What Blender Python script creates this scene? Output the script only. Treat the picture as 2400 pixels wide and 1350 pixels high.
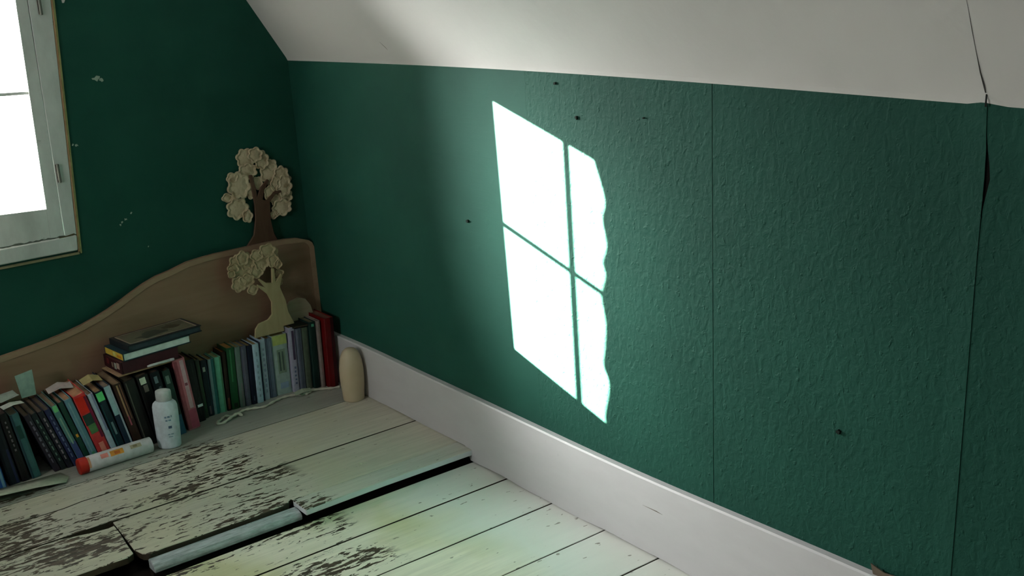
import bpy, bmesh, math, random
from mathutils import Vector, Matrix
random.seed(7)
S = bpy.context.scene
C = S.collection
for o in list(bpy.data.objects): bpy.data.objects.remove(o)

# ------------------------------------------------------------------ camera
F_PX = 2672.7
YAW, PITCH, ROLL = 0.6318, -0.2794, -0.0643
fwd = Vector((math.sin(YAW)*math.cos(PITCH), math.cos(YAW)*math.cos(PITCH), math.sin(PITCH)))
r0 = Vector((math.cos(YAW), -math.sin(YAW), 0)); u0 = r0.cross(fwd)
rr = math.cos(ROLL)*r0 + math.sin(ROLL)*u0
uu = -math.sin(ROLL)*r0 + math.cos(ROLL)*u0
cd = bpy.data.cameras.new('camera'); cam = bpy.data.objects.new('camera', cd); C.objects.link(cam)
cd.sensor_width = 36; cd.lens = F_PX/2400*36; cd.clip_start = .02
M = Matrix((rr, uu, -fwd)).transposed().to_4x4()
M.translation = Vector((-1.6372, -3.3515, 1.3))
cam.matrix_world = M
S.camera = cam

# ------------------------------------------------------------------ world, sun, exposure
SUN_DIR = Vector((1, -1.380, -0.4531)).normalized()
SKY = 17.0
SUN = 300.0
GLOW = ((10, 3.5), (60, 16.0), (300, 14.0))      # sky lobes round the sun, added for a halo round the patch: exponent, gain
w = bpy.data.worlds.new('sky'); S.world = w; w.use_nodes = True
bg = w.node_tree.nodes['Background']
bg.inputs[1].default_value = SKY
# bright sky, with the added lobes brightening it towards the sun
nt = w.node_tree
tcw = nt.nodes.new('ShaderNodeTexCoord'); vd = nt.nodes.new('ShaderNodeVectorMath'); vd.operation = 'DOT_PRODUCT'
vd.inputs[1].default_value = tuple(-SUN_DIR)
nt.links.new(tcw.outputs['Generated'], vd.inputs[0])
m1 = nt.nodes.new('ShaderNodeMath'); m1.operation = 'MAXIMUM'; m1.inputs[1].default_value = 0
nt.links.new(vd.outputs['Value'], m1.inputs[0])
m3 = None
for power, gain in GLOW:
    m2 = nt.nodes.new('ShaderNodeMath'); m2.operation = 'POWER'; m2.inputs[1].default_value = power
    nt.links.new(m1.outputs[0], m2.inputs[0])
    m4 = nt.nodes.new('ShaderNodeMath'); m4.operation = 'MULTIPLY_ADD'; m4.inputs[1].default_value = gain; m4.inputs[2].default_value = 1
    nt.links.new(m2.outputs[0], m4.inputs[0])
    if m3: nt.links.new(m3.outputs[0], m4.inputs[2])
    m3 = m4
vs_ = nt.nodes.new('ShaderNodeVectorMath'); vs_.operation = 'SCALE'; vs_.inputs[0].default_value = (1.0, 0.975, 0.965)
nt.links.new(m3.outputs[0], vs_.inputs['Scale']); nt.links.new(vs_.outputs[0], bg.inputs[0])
sl = bpy.data.lights.new('sun', 'SUN'); sl.energy = SUN; sl.angle = math.radians(.28); sl.color = (1, .96, .88)
so = bpy.data.objects.new('sun', sl); C.objects.link(so)
so.rotation_euler = SUN_DIR.to_track_quat('-Z', 'Y').to_euler(); so.location = (-3, 4, 4)
S.view_settings.view_transform = 'Standard'; S.view_settings.look = 'None'
S.view_settings.exposure = 0.0; S.view_settings.gamma = 1.0
S.view_settings.use_curve_mapping = False

def portal(loc, sx, sy, direction):
    l = bpy.data.lights.new('window_portal', 'AREA'); l.shape = 'RECTANGLE'; l.size = sx; l.size_y = sy
    l.cycles.is_portal = True
    o = bpy.data.objects.new('window_portal', l); C.objects.link(o); o.location = loc
    o.rotation_euler = Vector(direction).to_track_quat('-Z', 'Z').to_euler()
portal((-.999, .075, 1.005), .484, .784, (0, -1, 0))
portal((-3.42, -1.50, 1.36), .76, .84, (1, 0, 0))

# ------------------------------------------------------------------ helpers
def srgb(r, g, b, k=1.0):
    f = lambda c: (c/255/12.92 if c/255 <= .04045 else ((c/255+.055)/1.055)**2.4)
    return tuple(min(.9, f(c)*k) for c in (r, g, b)) + (1,)

class NT:
    def __init__(s, name):
        s.m = bpy.data.materials.new(name); s.m.use_nodes = True
        s.t = s.m.node_tree; s.b = s.t.nodes['Principled BSDF']; s.out = s.t.nodes['Material Output']
        s.tc = s.n('ShaderNodeTexCoord')
        s.geo = None
    def n(s, typ, **kw):
        nd = s.t.nodes.new(typ)
        for k, v in kw.items(): setattr(nd, k, v)
        return nd
    def l(s, a, b): s.t.links.new(a, b)
    def pos(s, scale=(1, 1, 1), loc=(0, 0, 0), world=False):
        mp = s.n('ShaderNodeMapping'); mp.inputs['Scale'].default_value = scale; mp.inputs['Location'].default_value = loc
        if world:
            if not s.geo: s.geo = s.n('ShaderNodeNewGeometry')
            s.l(s.geo.outputs['Position'], mp.inputs[0])
        else: s.l(s.tc.outputs['Object'], mp.inputs[0])
        return mp.outputs[0]
    def noise(s, vec, scale, detail=3, rough=.5, dist=0):
        x = s.n('ShaderNodeTexNoise'); x.inputs['Scale'].default_value = scale
        x.inputs['Detail'].default_value = detail; x.inputs['Roughness'].default_value = rough
        x.inputs['Distortion'].default_value = dist
        s.l(vec, x.inputs['Vector']); return x.outputs[0]
    def ramp(s, fac, a, b, ca=(0, 0, 0, 1), cb=(1, 1, 1, 1)):
        x = s.n('ShaderNodeValToRGB'); e = x.color_ramp.elements
        e[0].position = a; e[1].position = b; e[0].color = ca; e[1].color = cb
        s.l(fac, x.inputs[0]); return x.outputs[0]
    def math(s, op, a, b=0.0, c=None):
        x = s.n('ShaderNodeMath', operation=op); x.use_clamp = False
        for i, v in enumerate((a, b, c)):
            if v is None: continue
            if isinstance(v, (int, float)): x.inputs[i].default_value = v
            else: s.l(v, x.inputs[i])
        return x.outputs[0]
    def mix(s, fac, a, b, mode='MIX'):
        x = s.n('ShaderNodeMix', data_type='RGBA', blend_type=mode)
        for i, v in ((0, fac), (6, a), (7, b)):
            if isinstance(v, (int, float)): x.inputs[i].default_value = v
            elif isinstance(v, tuple): x.inputs[i].default_value = v
            else: s.l(v, x.inputs[i])
        return x.outputs[2]
    def col(s, c):
        if isinstance(c, tuple): s.b.inputs['Base Color'].default_value = c
        else: s.l(c, s.b.inputs['Base Color'])
    def rough(s, v): s.b.inputs['Roughness'].default_value = v
    def bump(s, h, strength, dist, prev=None):
        x = s.n('ShaderNodeBump'); x.inputs['Strength'].default_value = strength; x.inputs['Distance'].default_value = dist
        s.l(h, x.inputs['Height'])
        if prev: s.l(prev, x.inputs['Normal'])
        s.l(x.outputs[0], s.b.inputs['Normal']); return x.outputs[0]

_mc = {}
def flat(c, rough=.6, k=1.0, spec=.3):
    key = (tuple(c), rough, k)
    if key in _mc: return _mc[key]
    t = NT('paint_%d_%d_%d' % tuple(c[:3])); base = srgb(*c, k)
    n = t.noise(t.pos(), 60, 3)
    d = tuple(x*.82 for x in base[:3]) + (1,)
    t.col(t.mix(t.ramp(n, .35, .65), d, base)); t.rough(rough)
    t.b.inputs['Specular IOR Level'].default_value = spec
    _mc[key] = t.m; return t.m

class MB:
    def __init__(s): s.v = []; s.f = []
    def add(s, vs, fs):
        n = len(s.v); s.v += [tuple(v) for v in vs]; s.f += [[i+n for i in f] for f in fs]; return s
    def box(s, x0, x1, y0, y1, z0, z1):
        return s.add([(x0,y0,z0),(x1,y0,z0),(x1,y1,z0),(x0,y1,z0),(x0,y0,z1),(x1,y0,z1),(x1,y1,z1),(x0,y1,z1)],
            [(0,3,2,1),(4,5,6,7),(0,1,5,4),(1,2,6,5),(2,3,7,6),(3,0,4,7)])
    def prism(s, poly, ax, a, b):
        # poly is a list of 2D points in the plane normal to ax
        def P(p, h): return {'x': (h, p[0], p[1]), 'y': (p[0], h, p[1]), 'z': (p[0], p[1], h)}[ax]
        n = len(poly)
        vs = [P(p, a) for p in poly] + [P(p, b) for p in poly]
        fs = [list(range(n)), list(range(2*n-1, n-1, -1))] + [(i, i+n, (i+1) % n+n, (i+1) % n) for i in range(n)]
        return s.add(vs, fs)
    def obj(s, name, mat, parent=None, bevel=0, smooth=False, seg=1, sub=0):
        me = bpy.data.meshes.new(name); me.from_pydata(s.v, [], s.f)
        bm = bmesh.new(); bm.from_mesh(me); bmesh.ops.recalc_face_normals(bm, faces=bm.faces)
        big = [f for f in bm.faces if len(f.verts) > 4]
        if big: bmesh.ops.triangulate(bm, faces=big)
        bm.to_mesh(me); bm.free()
        me.materials.append(mat)
        if smooth:
            for p in me.polygons: p.use_smooth = True
        o = bpy.data.objects.new(name, me); C.objects.link(o)
        if parent: o.parent = parent
        if bevel:
            b = o.modifiers.new('bevel', 'BEVEL'); b.width = bevel; b.segments = seg; b.limit_method = 'ANGLE'; b.angle_limit = math.radians(40)
        if sub:
            b = o.modifiers.new('sub', 'SUBSURF'); b.levels = b.render_levels = sub
        return o

def tag(o, label=None, cat=None, group=None, kind=None):
    if label: o['label'] = label
    if cat: o['category'] = cat
    if group: o['group'] = group
    if kind: o['kind'] = kind
    return o
def thing(name, label, cat, loc=(0, 0, 0), rot=(0, 0, 0), group=None):
    o = bpy.data.objects.new(name, None); C.objects.link(o); o.empty_display_size = .05
    o.location = loc; o.rotation_euler = rot
    return tag(o, label, cat, group)
def lathe(prof, n=32, sy=1.0):
    m = MB(); k = len(prof)
    vs = [(r*math.cos(2*math.pi*j/n), sy*r*math.sin(2*math.pi*j/n), z) for r, z in prof for j in range(n)]
    fs = [(i*n+j, i*n+(j+1) % n, (i+1)*n+(j+1) % n, (i+1)*n+j) for i in range(k-1) for j in range(n)]
    fs += [list(range(n))[::-1], list(range((k-1)*n, k*n))]
    return m.add(vs, fs)
def tube(pts, r, n=8):
    m = MB(); P = [Vector(p) for p in pts]; vs = []
    for i, p in enumerate(P):
        d = (P[min(i+1, len(P)-1)]-P[max(i-1, 0)]).normalized()
        a = d.cross(Vector((0, 0, 1)));
        if a.length < 1e-3: a = d.cross(Vector((1, 0, 0)))
        a.normalize(); b = a.cross(d)
        rad = r if isinstance(r, (int, float)) else r[i]
        for j in range(n):
            t = 2*math.pi*j/n; vs.append(p + rad*(math.cos(t)*a + math.sin(t)*b))
    fs = [(i*n+j, i*n+(j+1) % n, (i+1)*n+(j+1) % n, (i+1)*n+j) for i in range(len(P)-1) for j in range(n)]
    fs += [list(range(n))[::-1], list(range((len(P)-1)*n, len(P)*n))]
    return m.add(vs, fs)
def smooth_path(pts, k=6):
    out = []; n = len(pts)
    for i in range(n-1):
        p0, p1, p2, p3 = [Vector(pts[max(0, min(n-1, i+d))]) for d in (-1, 0, 1, 2)]
        for j in range(k):
            t = j/k
            out.append(.5*((2*p1)+(p2-p0)*t+(2*p0-5*p1+4*p2-p3)*t*t+(3*p1-p0-3*p2+p3)*t**3))
    out.append(Vector(pts[-1])); return out

# ------------------------------------------------------------------ materials of the room
def green_mat(name, relief):
    t = NT(name)
    base = (.0078, .058, .040, 1); base2 = (.011, .075, .052, 1)
    p = t.pos(world=True)
    t.col(t.mix(t.ramp(t.noise(p, 3.0, 4, .6), .3, .7), base, base2))
    t.rough(.7); t.b.inputs['Specular IOR Level'].default_value = .16
    if relief == 'paper':
        h = t.noise(t.pos((1, 1, .75), world=True), 68, 3.0, .5, .5)
        h2 = t.ramp(t.noise(t.pos((1, 1, 1), world=True), 70, 2), .64, .72)
        hh = t.math('ADD', t.ramp(h, .35, .70), t.math('MULTIPLY', h2, .8))
        t.bump(hh, .65, .0015)
    elif relief == 'brushed':
        h = t.noise(t.pos((1, 4, 50), world=True), 2.2, 4, .6)
        h2 = t.ramp(t.noise(t.pos((1, 1, 1), world=True), 40, 3), .58, .74)
        t.bump(t.math('ADD', h, t.math('MULTIPLY', h2, .4)), .3, .0012)
    else:
        t.bump(t.noise(p, 9, 5, .6), .5, .004)
    return t.m
M_GREEN_BACK = green_mat('green_plaster', 'plain')
M_GREEN_PAPER = green_mat('green_relief_wallpaper', 'paper')
M_GREEN_BRUSH = green_mat('green_brushed_paint', 'brushed')

def ceiling_mat():
    t = NT('white_ceiling_paint')
    p = t.pos(world=True)
    t.col(t.mix(t.ramp(t.noise(p, 2.5, 3), .3, .7), (.64, .62, .60, 1), (.69, .675, .65, 1)))
    t.rough(.75); t.b.inputs['Specular IOR Level'].default_value = .2
    nb = t.bump(t.noise(p, 55, 3, .6), .5, .0015)
    t.bump(t.noise(t.pos((1, 1, 1), world=True), 7, 3), .7, .008, nb)
    return t.m
M_CEIL = ceiling_mat()

def white_wood(name, c, dirt=.25, scale=(1, 1, 1), brown=(.10, .07, .045, 1)):
    t = NT(name); p = t.pos(world=True)
    n = t.noise(t.pos(scale, world=True), 9, 5, .65)
    a = tuple(x*(1-dirt*.6) for x in c[:3])+(1,)
    col = t.mix(t.ramp(n, .3, .62), a, c)
    col = t.mix(t.math('MULTIPLY', t.ramp(t.noise(p, 26, 5, .7), .66, .72), dirt), col, brown)
    t.col(col); t.rough(.5); t.b.inputs['Specular IOR Level'].default_value = .35
    t.bump(n, .3, .001); return t.m
M_BASE = white_wood('white_baseboard_paint', (.57, .56, .57, 1), .08, (12, 1, 3))
M_FRAME = white_wood('white_window_paint', (.60, .62, .60, 1), .5, (1, 1, .4))
M_PEACH = flat((205, 160, 120), .7, .75)
M_PALE = flat((196, 190, 130), .7, .8)
M_DARK = flat((38, 30, 22), .9)
M_IRON = flat((70, 66, 58), .55)

def plank_mat(name, peel, c, stain, sides=(.045, .032, .02, 1), white=0):
    t = NT(name); p = t.pos(world=True)
    g = t.noise(t.pos((1.5, 22, 4), world=True), 3.5, 6, .65)
    soft = t.noise(t.pos((1, 1.6, 1), world=True), 2.2, 3)
    a = tuple(x*.80 for x in c[:3])+(1,)
    col = t.mix(t.ramp(g, .3, .6), a, c)
    # yellow-green stains
    col = t.mix(t.math('MULTIPLY', t.ramp(t.noise(p, 3.1, 3), .46, .64), stain), col, (.52, .50, .24, 1))
    col = t.mix(t.math('MULTIPLY', t.ramp(soft, .5, .75), .35), col, (.54, .56, .47, 1))
    if white:                                    # whiter colour in a band along the wall
        sw = t.n('ShaderNodeSeparateXYZ'); t.l(t.pos(world=True), sw.inputs[0])
        wn = t.math('ADD', sw.outputs[0], t.math('MULTIPLY', t.math('SUBTRACT', soft, .5), .35))
        col = t.mix(t.math('MULTIPLY', t.ramp(t.math('ADD', wn, 1.0), .66, .80), .8), col, (.74, .76, .74, 1))
    # flaked paint: elongated chips, only where the floor is worn (left part of the room)
    sx = t.n('ShaderNodeSeparateXYZ'); t.l(t.pos(world=True), sx.inputs[0])
    wx = t.math('MULTIPLY', t.math('ADD', sx.outputs[0], .42), -2.2)      # grows to the left
    wx = t.n('ShaderNodeClamp'); src = t.math('MULTIPLY', t.math('ADD', sx.outputs[0], .42), -2.6); t.l(src, wx.inputs[0])
    wy = t.n('ShaderNodeClamp'); t.l(t.math('MULTIPLY', t.math('ADD', sx.outputs[1], .26), -7.0), wy.inputs[0])
    wear = t.math('MULTIPLY', wx.outputs[0], wy.outputs[0])
    ch = t.noise(t.pos((12, 40, 8), world=True), 2.2, 4, .62, .5)
    big = t.noise(t.pos((2.2, 5, 2), world=True), 1.3, 2)
    v = t.math('ADD', ch, t.math('MULTIPLY', t.math('SUBTRACT', big, .5), .75))
    thr = t.math('SUBTRACT', v, t.math('MULTIPLY', wear, .051*peel))   # wear lowers the threshold
    mask = t.ramp(t.math('SUBTRACT', 1.0, thr), .585, .600)
    mask = t.math('MULTIPLY', mask, t.ramp(wear, .02, .12))
    inv = t.math('SUBTRACT', 1.0, mask)
    col = t.mix(mask, col, t.mix(t.ramp(g, .4, .6), (.035, .025, .014, 1), (.10, .072, .048, 1)))
    # tiny specks everywhere
    sp = t.ramp(t.noise(t.pos((1, 2.2, 1), world=True), 34, 2), .70, .73)
    col = t.mix(t.math('MULTIPLY', sp, .7), col, (.12, .10, .07, 1))
    if sides:                                    # sawn edges of the boards
        sn = t.n('ShaderNodeSeparateXYZ'); t.l(t.geo.outputs['True Normal'], sn.inputs[0])
        col = t.mix(t.ramp(sn.outputs[2], .3, .6), sides, col)
    t.col(col); t.rough(.55); t.b.inputs['Specular IOR Level'].default_value = .3
    nb = t.bump(inv, .6, .0015)
    t.bump(g, .25, .0012, nb)
    return t.m
M_PLANK_U = plank_mat('flaked_cream_floor_paint', 1.0, (.61, .575, .48, 1), .25)
M_PLANK_N = plank_mat('painted_nosing',   .5, (.60, .59, .53, 1), .2, (.72, .76, .78, 1))  # edges whitened: light on the front face put into the colour
M_PLANK_L = plank_mat('pale_floor_paint', .1, (.84, .78, .64, 1), .7, white=1)
M_PLANK_D = plank_mat('dulled_floor_paint', .6, (.37, .37, .33, 1), .1)
M_STRIP = white_wood('dirty_blue_white_strip', (.50, .54, .56, 1), .8, (3, 20, 6), (.10, .09, .12, 1))

# ------------------------------------------------------------------ the room
YF, XL = -4.8, -3.3
floor = MB().box(XL, .1, YF, .1, -.12, -.062).obj('floor', flat((40, 33, 26), .95), None); tag(floor, kind='structure')

def ragged(x0, x1, y0, y1, amp=.0012, left=True):
    """outline of a board along x with slightly uneven long edges"""
    n = max(3, int((x1-x0)/.08)); P = []
    for i in range(n+1):
        x = x0+(x1-x0)*i/n; P.append((x, y0+random.uniform(-amp, amp)))
    for i in range(n, -1, -1):
        x = x0+(x1-x0)*i/n; P.append((x, y1+random.uniform(-amp, amp)))
    return P
XB = -.006
# joists below the raised boards
for x in (-.28, -.70, -1.15, -1.8, -2.5):
    MB().box(x-.03, x+.03, -.78, -.02, -.0615, -.0185).obj('joist', M_DARK, floor)
def plank(poly, top, th, mat, bevel=.0015):
    o = MB().prism(poly, 'z', top-th, top).obj('plank', mat, floor, bevel); return o
UT = .0178
plank(ragged(XL, XB, -.3105, -.002), 0.0, UT, M_PLANK_D)
# second board, with the long drying crack running in from its left part
crk = [(-.80, -.4325), (-.85, -.4300), (-.90, -.4345), (-.95, -.4335), (-1.0, -.4420), (-1.05, -.4415), (-1.10, -.4385), (-1.17, -.426), (-1.4, -.420)]
poly = [(XL, -.316)] + [(x, -.3165+random.uniform(-.001, .001)) for x in (-2.2, -1.5, -1.0, -.6, -.3)] + [(XB, -.316), (XB, -.6085), (-.3, -.6075), (-.6, -.6095), (-.9, -.6085), (-1.4, -.609), (XL, -.610)]
poly += [(XL, -.4245), (-1.4, -.4245)]
poly += [(x, y-.0045*min(1, (-.80-x)/.06)) for x, y in reversed(crk[1:-1])] + [crk[0]] + [(x, y) for x, y in crk[1:-1]] + [(-1.4, -.4195), (XL, -.4195)]
plank(poly, 0.0, UT, M_PLANK_U, 0)
# third row: left board (its back edge stands off, leaving a dark gap) and right board
plank([(XL, -.6145), (-1.06, -.6145), (-1.02, -.626), (-.985, -.636), (-.95, -.641), (-.934, -.637), (-.936, -.69), (-.943, -.76), (-.947, -.815), (-.965, -.826), (-1.09, -.8245), (-1.3, -.826), (XL, -.826)], .0, UT, M_PLANK_U)
plank([(-.930, -.6155), (-.6, -.616), (-.3, -.6145), (XB, -.614), (XB, -.831), (-.3, -.8305), (-.534, -.831), (-.5355, -.822), (-.545, -.828), (-.55, -.836), (-.566, -.842), (-.60, -.845), (-.65, -.846), (-.73, -.843), (-.81, -.845), (-.88, -.842), (-.920, -.846), (-.932, -.834), (-.940, -.80), (-.934, -.70)], .0005, UT, M_PLANK_U)
# narrow nosing strip in front of the right board, sawn off at its left end
plank([(-.5355, -.832), (-.3, -.8325), (XB, -.832), (XB, -.905), (-.3, -.9005), (-.5355, -.9045)], .0, .0175, M_PLANK_N, .002)
# exposed, dirty lower strip where the nosing is missing
m = MB(); prof = [(-.8475, -.034), (-.8475, -.0105), (-.870, -.0112), (-.881, -.0150), (-.887, -.023), (-.886, -.034)]
m.prism([(y, z) for y, z in prof], 'x', -.925, -.5385)
MB().box(-.925, -.5385, -.872, -.850, -.0618, -.0345).obj('joist', M_DARK, floor)
o = m.obj('batten', M_STRIP, floor, .002); o['label'] = 'dirty bluish white strip of wood exposed below the sawn-off floor edge'
# lower boards
LT = -.0385
XB2 = -.006
edges = [-.905, -1.0555, -1.2515, -1.451, -1.637, -1.83, -2.02, -2.21, -2.41, -2.6, -2.8, -3.0, -3.2, -3.4, -3.6, -3.8, -4.0, -4.2, -4.4, -4.6, -4.8]
for i in range(len(edges)-1):
    g = .0022
    dz = random.uniform(-.0008, .0008)
    if i == 0:
        plank([(-.955, -.905)] + [(x, -.905+random.uniform(-.002, .002)) for x in (-.8, -.6, -.4, -.2)] + [(XB2, -.905), (XB2, edges[1]+g), (-.5, edges[1]+g+.0006), (-1.6, edges[1]+g), (XL, edges[1]+g), (XL, -.831), (-1.3, -.8315), (-1.0, -.831), (-.99, -.85), (-.975, -.875), (-.965, -.93), (-.955, -.925)], LT, .018, M_PLANK_L, 0)
    else:
        plank(ragged(XL, XB2, edges[i+1]+g, edges[i]-g, .0006), LT+dz, .018, M_PLANK_L, .001)
MB().box(XL, -.9, -.86, -.83, -.0615, -.057).obj('joist', M_DARK, floor)

# right wall (knee wall) with its wallpaper strips
wr = MB().box(0, .12, YF, .12, -.06, 1.060).obj('wall_right', M_GREEN_BACK); tag(wr, kind='structure')
ZT = lambda y: 1.0400 + .0117*math.sin(math.pi*min(1, max(0, -y/2.45))) - (.015*(-y-2.45) if y < -2.45 else 0)
def strip(ya, yb, mat, curl_b=0.0, curl_a=0.0, nz=40):
    """ya / yb: functions z -> y of the near and far vertical edges"""
    m = MB(); ny = 14; vs = []
    for j in range(nz+1):
        for i in range(ny+1):
            t = i/ny
            z0 = j/nz
            y = ya(z0)+(yb(z0)-ya(z0))*t
            z = .10 + (ZT(y)+.004-.10)*z0
            lift = .0012 + curl_a*max(0, 1-t*18)**1.5 + curl_b*max(0, 1-(1-t)*18)**1.5
            vs.append((-lift - .0008, y, z))
    fs = [(j*(ny+1)+i, j*(ny+1)+i+1, (j+1)*(ny+1)+i+1, (j+1)*(ny+1)+i) for j in range(nz) for i in range(ny)]
    m.add(vs, fs); o = m.obj('wallpaper_strip', mat, wr)
    s = o.modifiers.new('s', 'SOLIDIFY'); s.thickness = .0012; s.offset = 0
    return o
seamA = lambda t: -1.2025 - .018*t
seamB = lambda t: -1.799 - .012*t
def seamC(t, side=0):
    z = .10+.945*t
    pts = [(.10, -2.358), (.344, -2.366), (.6, -2.374), (.80, -2.380), (.877, -2.3835), (.93, -2.390), (.966, -2.3875), (1.0, -2.3845), (1.06, -2.3835)]
    for a, b in zip(pts, pts[1:]):
        if z <= b[0]: y = a[1]+(b[1]-a[1])*(z-a[0])/(b[0]-a[0]); break
    else: y = pts[-1][1]
    gap = .0007 + .0085*math.exp(-((z-.93)/.035)**2)
    return y + side*gap*.5
strip(lambda t: -.001, lambda t: seamA(t)+.0002, M_GREEN_BRUSH, curl_b=.0)
strip(lambda t: seamA(t)-.0002, lambda t: seamB(t)+.0006, M_GREEN_PAPER, curl_b=.0004)
strip(lambda t: seamB(t)-.0006, lambda t: seamC(t, 1), M_GREEN_PAPER, curl_b=.003)
strip(lambda t: seamC(t, -1), lambda t: -2.95, M_GREEN_PAPER, curl_a=.002)
strip(lambda t: -2.951, lambda t: -4.79, M_GREEN_PAPER)
# dark torn slit behind the open seam
m = MB(); P = []
for k in range(13): z = .80+.20*k/12; P.append((seamC((z-.10)/.945, 0)+.0065*math.sin(math.pi*k/12), z))
for k in range(12, -1, -1): z = .80+.20*k/12; P.append((seamC((z-.10)/.945, 0)-.0065*math.sin(math.pi*k/12), z))
m.prism(P, 'x', -.0012, -.0006).obj('tear', flat((14, 14, 12), 1), wr)
# small pits and fallen chips in the paint
def blob(cx, cz, r, ax, h0, h1, n=9, sx=1.0, rnd=.35):
    P = []
    for k in range(n):
        a = 2*math.pi*k/n; q = r*(1+random.uniform(-rnd, rnd)); P.append((cx+sx*q*math.cos(a), cz+q*math.sin(a)))
    return MB().prism(P, ax, h0, h1)
for y, z, r in ((-.9455, .6543, .0045), (-1.4042, .9558, .004), (-1.3352, 1.0279, .0035), (-2.12, .42, .004), (-1.62, .97, .002)):
    blob(y, z, r, 'x', -.0075, -.002).obj('pit', flat((12, 30, 22), .9), wr)

# back wall with the window opening
OX0, OX1, OZ0, OZ1 = -1.240, -.758, .615, 1.395
wb = MB()
wb.box(XL, OX0, 0, .07, -.06, 2.45).box(OX1, 0.0, 0, .07, -.06, 2.45).box(OX0, OX1, 0, .07, -.06, OZ0).box(OX0, OX1, 0, .07, OZ1, 2.45)
wb = wb.obj('wall_back', M_GREEN_BACK); tag(wb, kind='structure')
M_CHIP = flat((150, 165, 150), .8)
for x, z, r, sx in ((-.606, 1.049, .006, 1.9), (-.592, 1.044, .004, 1.5), (-.6888, .8702, .004, 1), (-.700, .873, .0025, 1), (-.597, .627, .004, .8), (-.585, .634, .003, 1.6), (-.566, .650, .003, .8), (-.603, .620, .003, 1), (-.53, .54, .002, 1)):
    blob(x, z, r, 'y', -.0012, -.0001, sx=sx, rnd=.5).obj('paint_chip', M_CHIP, wb)
blob(-.661, 1.272, .008, 'y', -.004, -.0001, sx=.7).obj('paint_chip', flat((190, 190, 185), .7), wb)

# the wall behind the camera and the left wall with its own window
tag(MB().box(XL-.1, .12, YF-.08, YF, -.06, 2.45).obj('wall_front', M_GREEN_BACK), kind='structure')
wy0, wy1, wz0, wz1 = -1.87, -1.13, .95, 1.77
wl = MB().box(XL-.1, XL, YF, wy0, -.06, 2.45).box(XL-.1, XL, wy1, .1, -.06, 2.45).box(XL-.1, XL, wy0, wy1, -.06, wz0).box(XL-.1, XL, wy0, wy1, wz1, 2.45)
tag(wl.obj('wall_left', M_GREEN_BACK), kind='structure')

# ceiling: two slopes and a flat top
m = MB(); ny = 48; prof = []
def cprof(y):
    z = ZT(y)
    b = .0015*math.sin(9*y)
    R = [(.02, z), (-.003, z), (-.0075, z+.010), (-.0125, z+.0185)]
    for k in range(1, 9):
        zz = z+.0185+(2.3-z-.0185)*k/8
        R.append((-.0125-(zz-z-.0185)*.602, zz))
    xe = R[-1][0]
    R += [(-3.38, 2.3)]
    return R
ys = [.0 + YF*i/ny for i in range(ny+1)]
ring = [cprof(y) for y in ys]; k = len(ring[0])
vs = [(x, y, z) for y, R in zip(ys, ring) for x, z in R]
fs = [(i*k+j, i*k+j+1, (i+1)*k+j+1, (i+1)*k+j) for i in range(ny) for j in range(k-1)]
ceil = m.add(vs, fs).obj('ceiling', M_CEIL); tag(ceil, kind='structure')
n0 = Vector((-1, 0, -.602)).normalized()
# crack running up the slope from the open seam
def slope_pt(y, z, off=.0008): return Vector((-.0125-(z-ZT(y)-.0185)*.602, y, z)) + n0*off
m = MB(); path = [(-2.3855, 1.062, .0022), (-2.3865, 1.075, .003), (-2.387, 1.095, .0022), (-2.389, 1.115, .0012), (-2.391, 1.135, .0008), (-2.394, 1.16, .001), (-2.398, 1.19, .0006), (-2.402, 1.23, .0004)]
vs = []
for y, z, wd in path: vs += [slope_pt(y-wd/2, z), slope_pt(y+wd/2, z)]
m.add(vs, [(2*i, 2*i+1, 2*i+3, 2*i+2) for i in range(len(path)-1)]).obj('crack', flat((60, 58, 55), .9), ceil)
MB().prism([(-2.3865, 1.040), (-2.3835, 1.040), (-2.3845, 1.062), (-2.3868, 1.062)], 'x', -.0125, -.0118).obj('crack', flat((20, 22, 20), .9), ceil)

m = MB(); path = [(-.640, 1.112, .0008), (-.646, 1.104, .0022), (-.652, 1.097, .0028), (-.656, 1.090, .0012)]; vs = []
for y, z, wd in path: vs += [slope_pt(y-wd/2, z), slope_pt(y+wd/2, z)]
m.add(vs, [(2*i, 2*i+1, 2*i+3, 2*i+2) for i in range(len(path)-1)]).obj('crack', flat((110, 104, 96), .9), ceil)

# baseboard of the right wall
def zb(y):
    return .1606 + .006*math.exp(-((y+.3)/.3)**2) - .0085*math.exp(-((y+1.5)/.42)**2) + .003*math.exp(-((y+2.3)/.3)**2)
m = MB(); ny = 220; vs = []
for i in range(ny+1):
    y = -.001 + (YF+.001)*i/ny; z = zb(y)
    f0 = (.0012+.0015*math.sin(9*y)**2) if y > -.885 else (-.0355+.0022*math.sin(11*y)+.0012*math.sin(29*y))
    vs += [(-.003, y, f0), (-.021, y, f0), (-.021, y, z-.004), (-.018, y, z), (-.003, y, z)]
k = 5
fs = [(i*k+j, i*k+(j+1) % k, (i+1)*k+(j+1) % k, (i+1)*k+j) for i in range(ny) for j in range(k)] + [(0, 1, 2, 3, 4), tuple(ny*k+j for j in (4, 3, 2, 1, 0))]
bb = m.add(vs, fs).obj('baseboard_right', M_BASE); tag(bb, kind='structure')
MB().prism([(-1.595, .083), (-1.64, .0845), (-1.66, .082), (-1.63, .0825)], 'x', -.0215, -.0209).obj('scratch', flat((120, 110, 100), .8), bb)

# window 1 ------------------------------------------------------------
w1 = thing('window_1', None, None, (-.975, 0, .55)); w1['kind'] = 'structure'
O1 = Vector((-.975, 0, .55))
def wpoly(name, poly, y0, y1, mat, bevel=.0015, parent=w1):
    return MB().prism([(x-O1.x, z-O1.z) for x, z in poly], 'y', y0, y1).obj(name, mat, parent, bevel)
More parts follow.
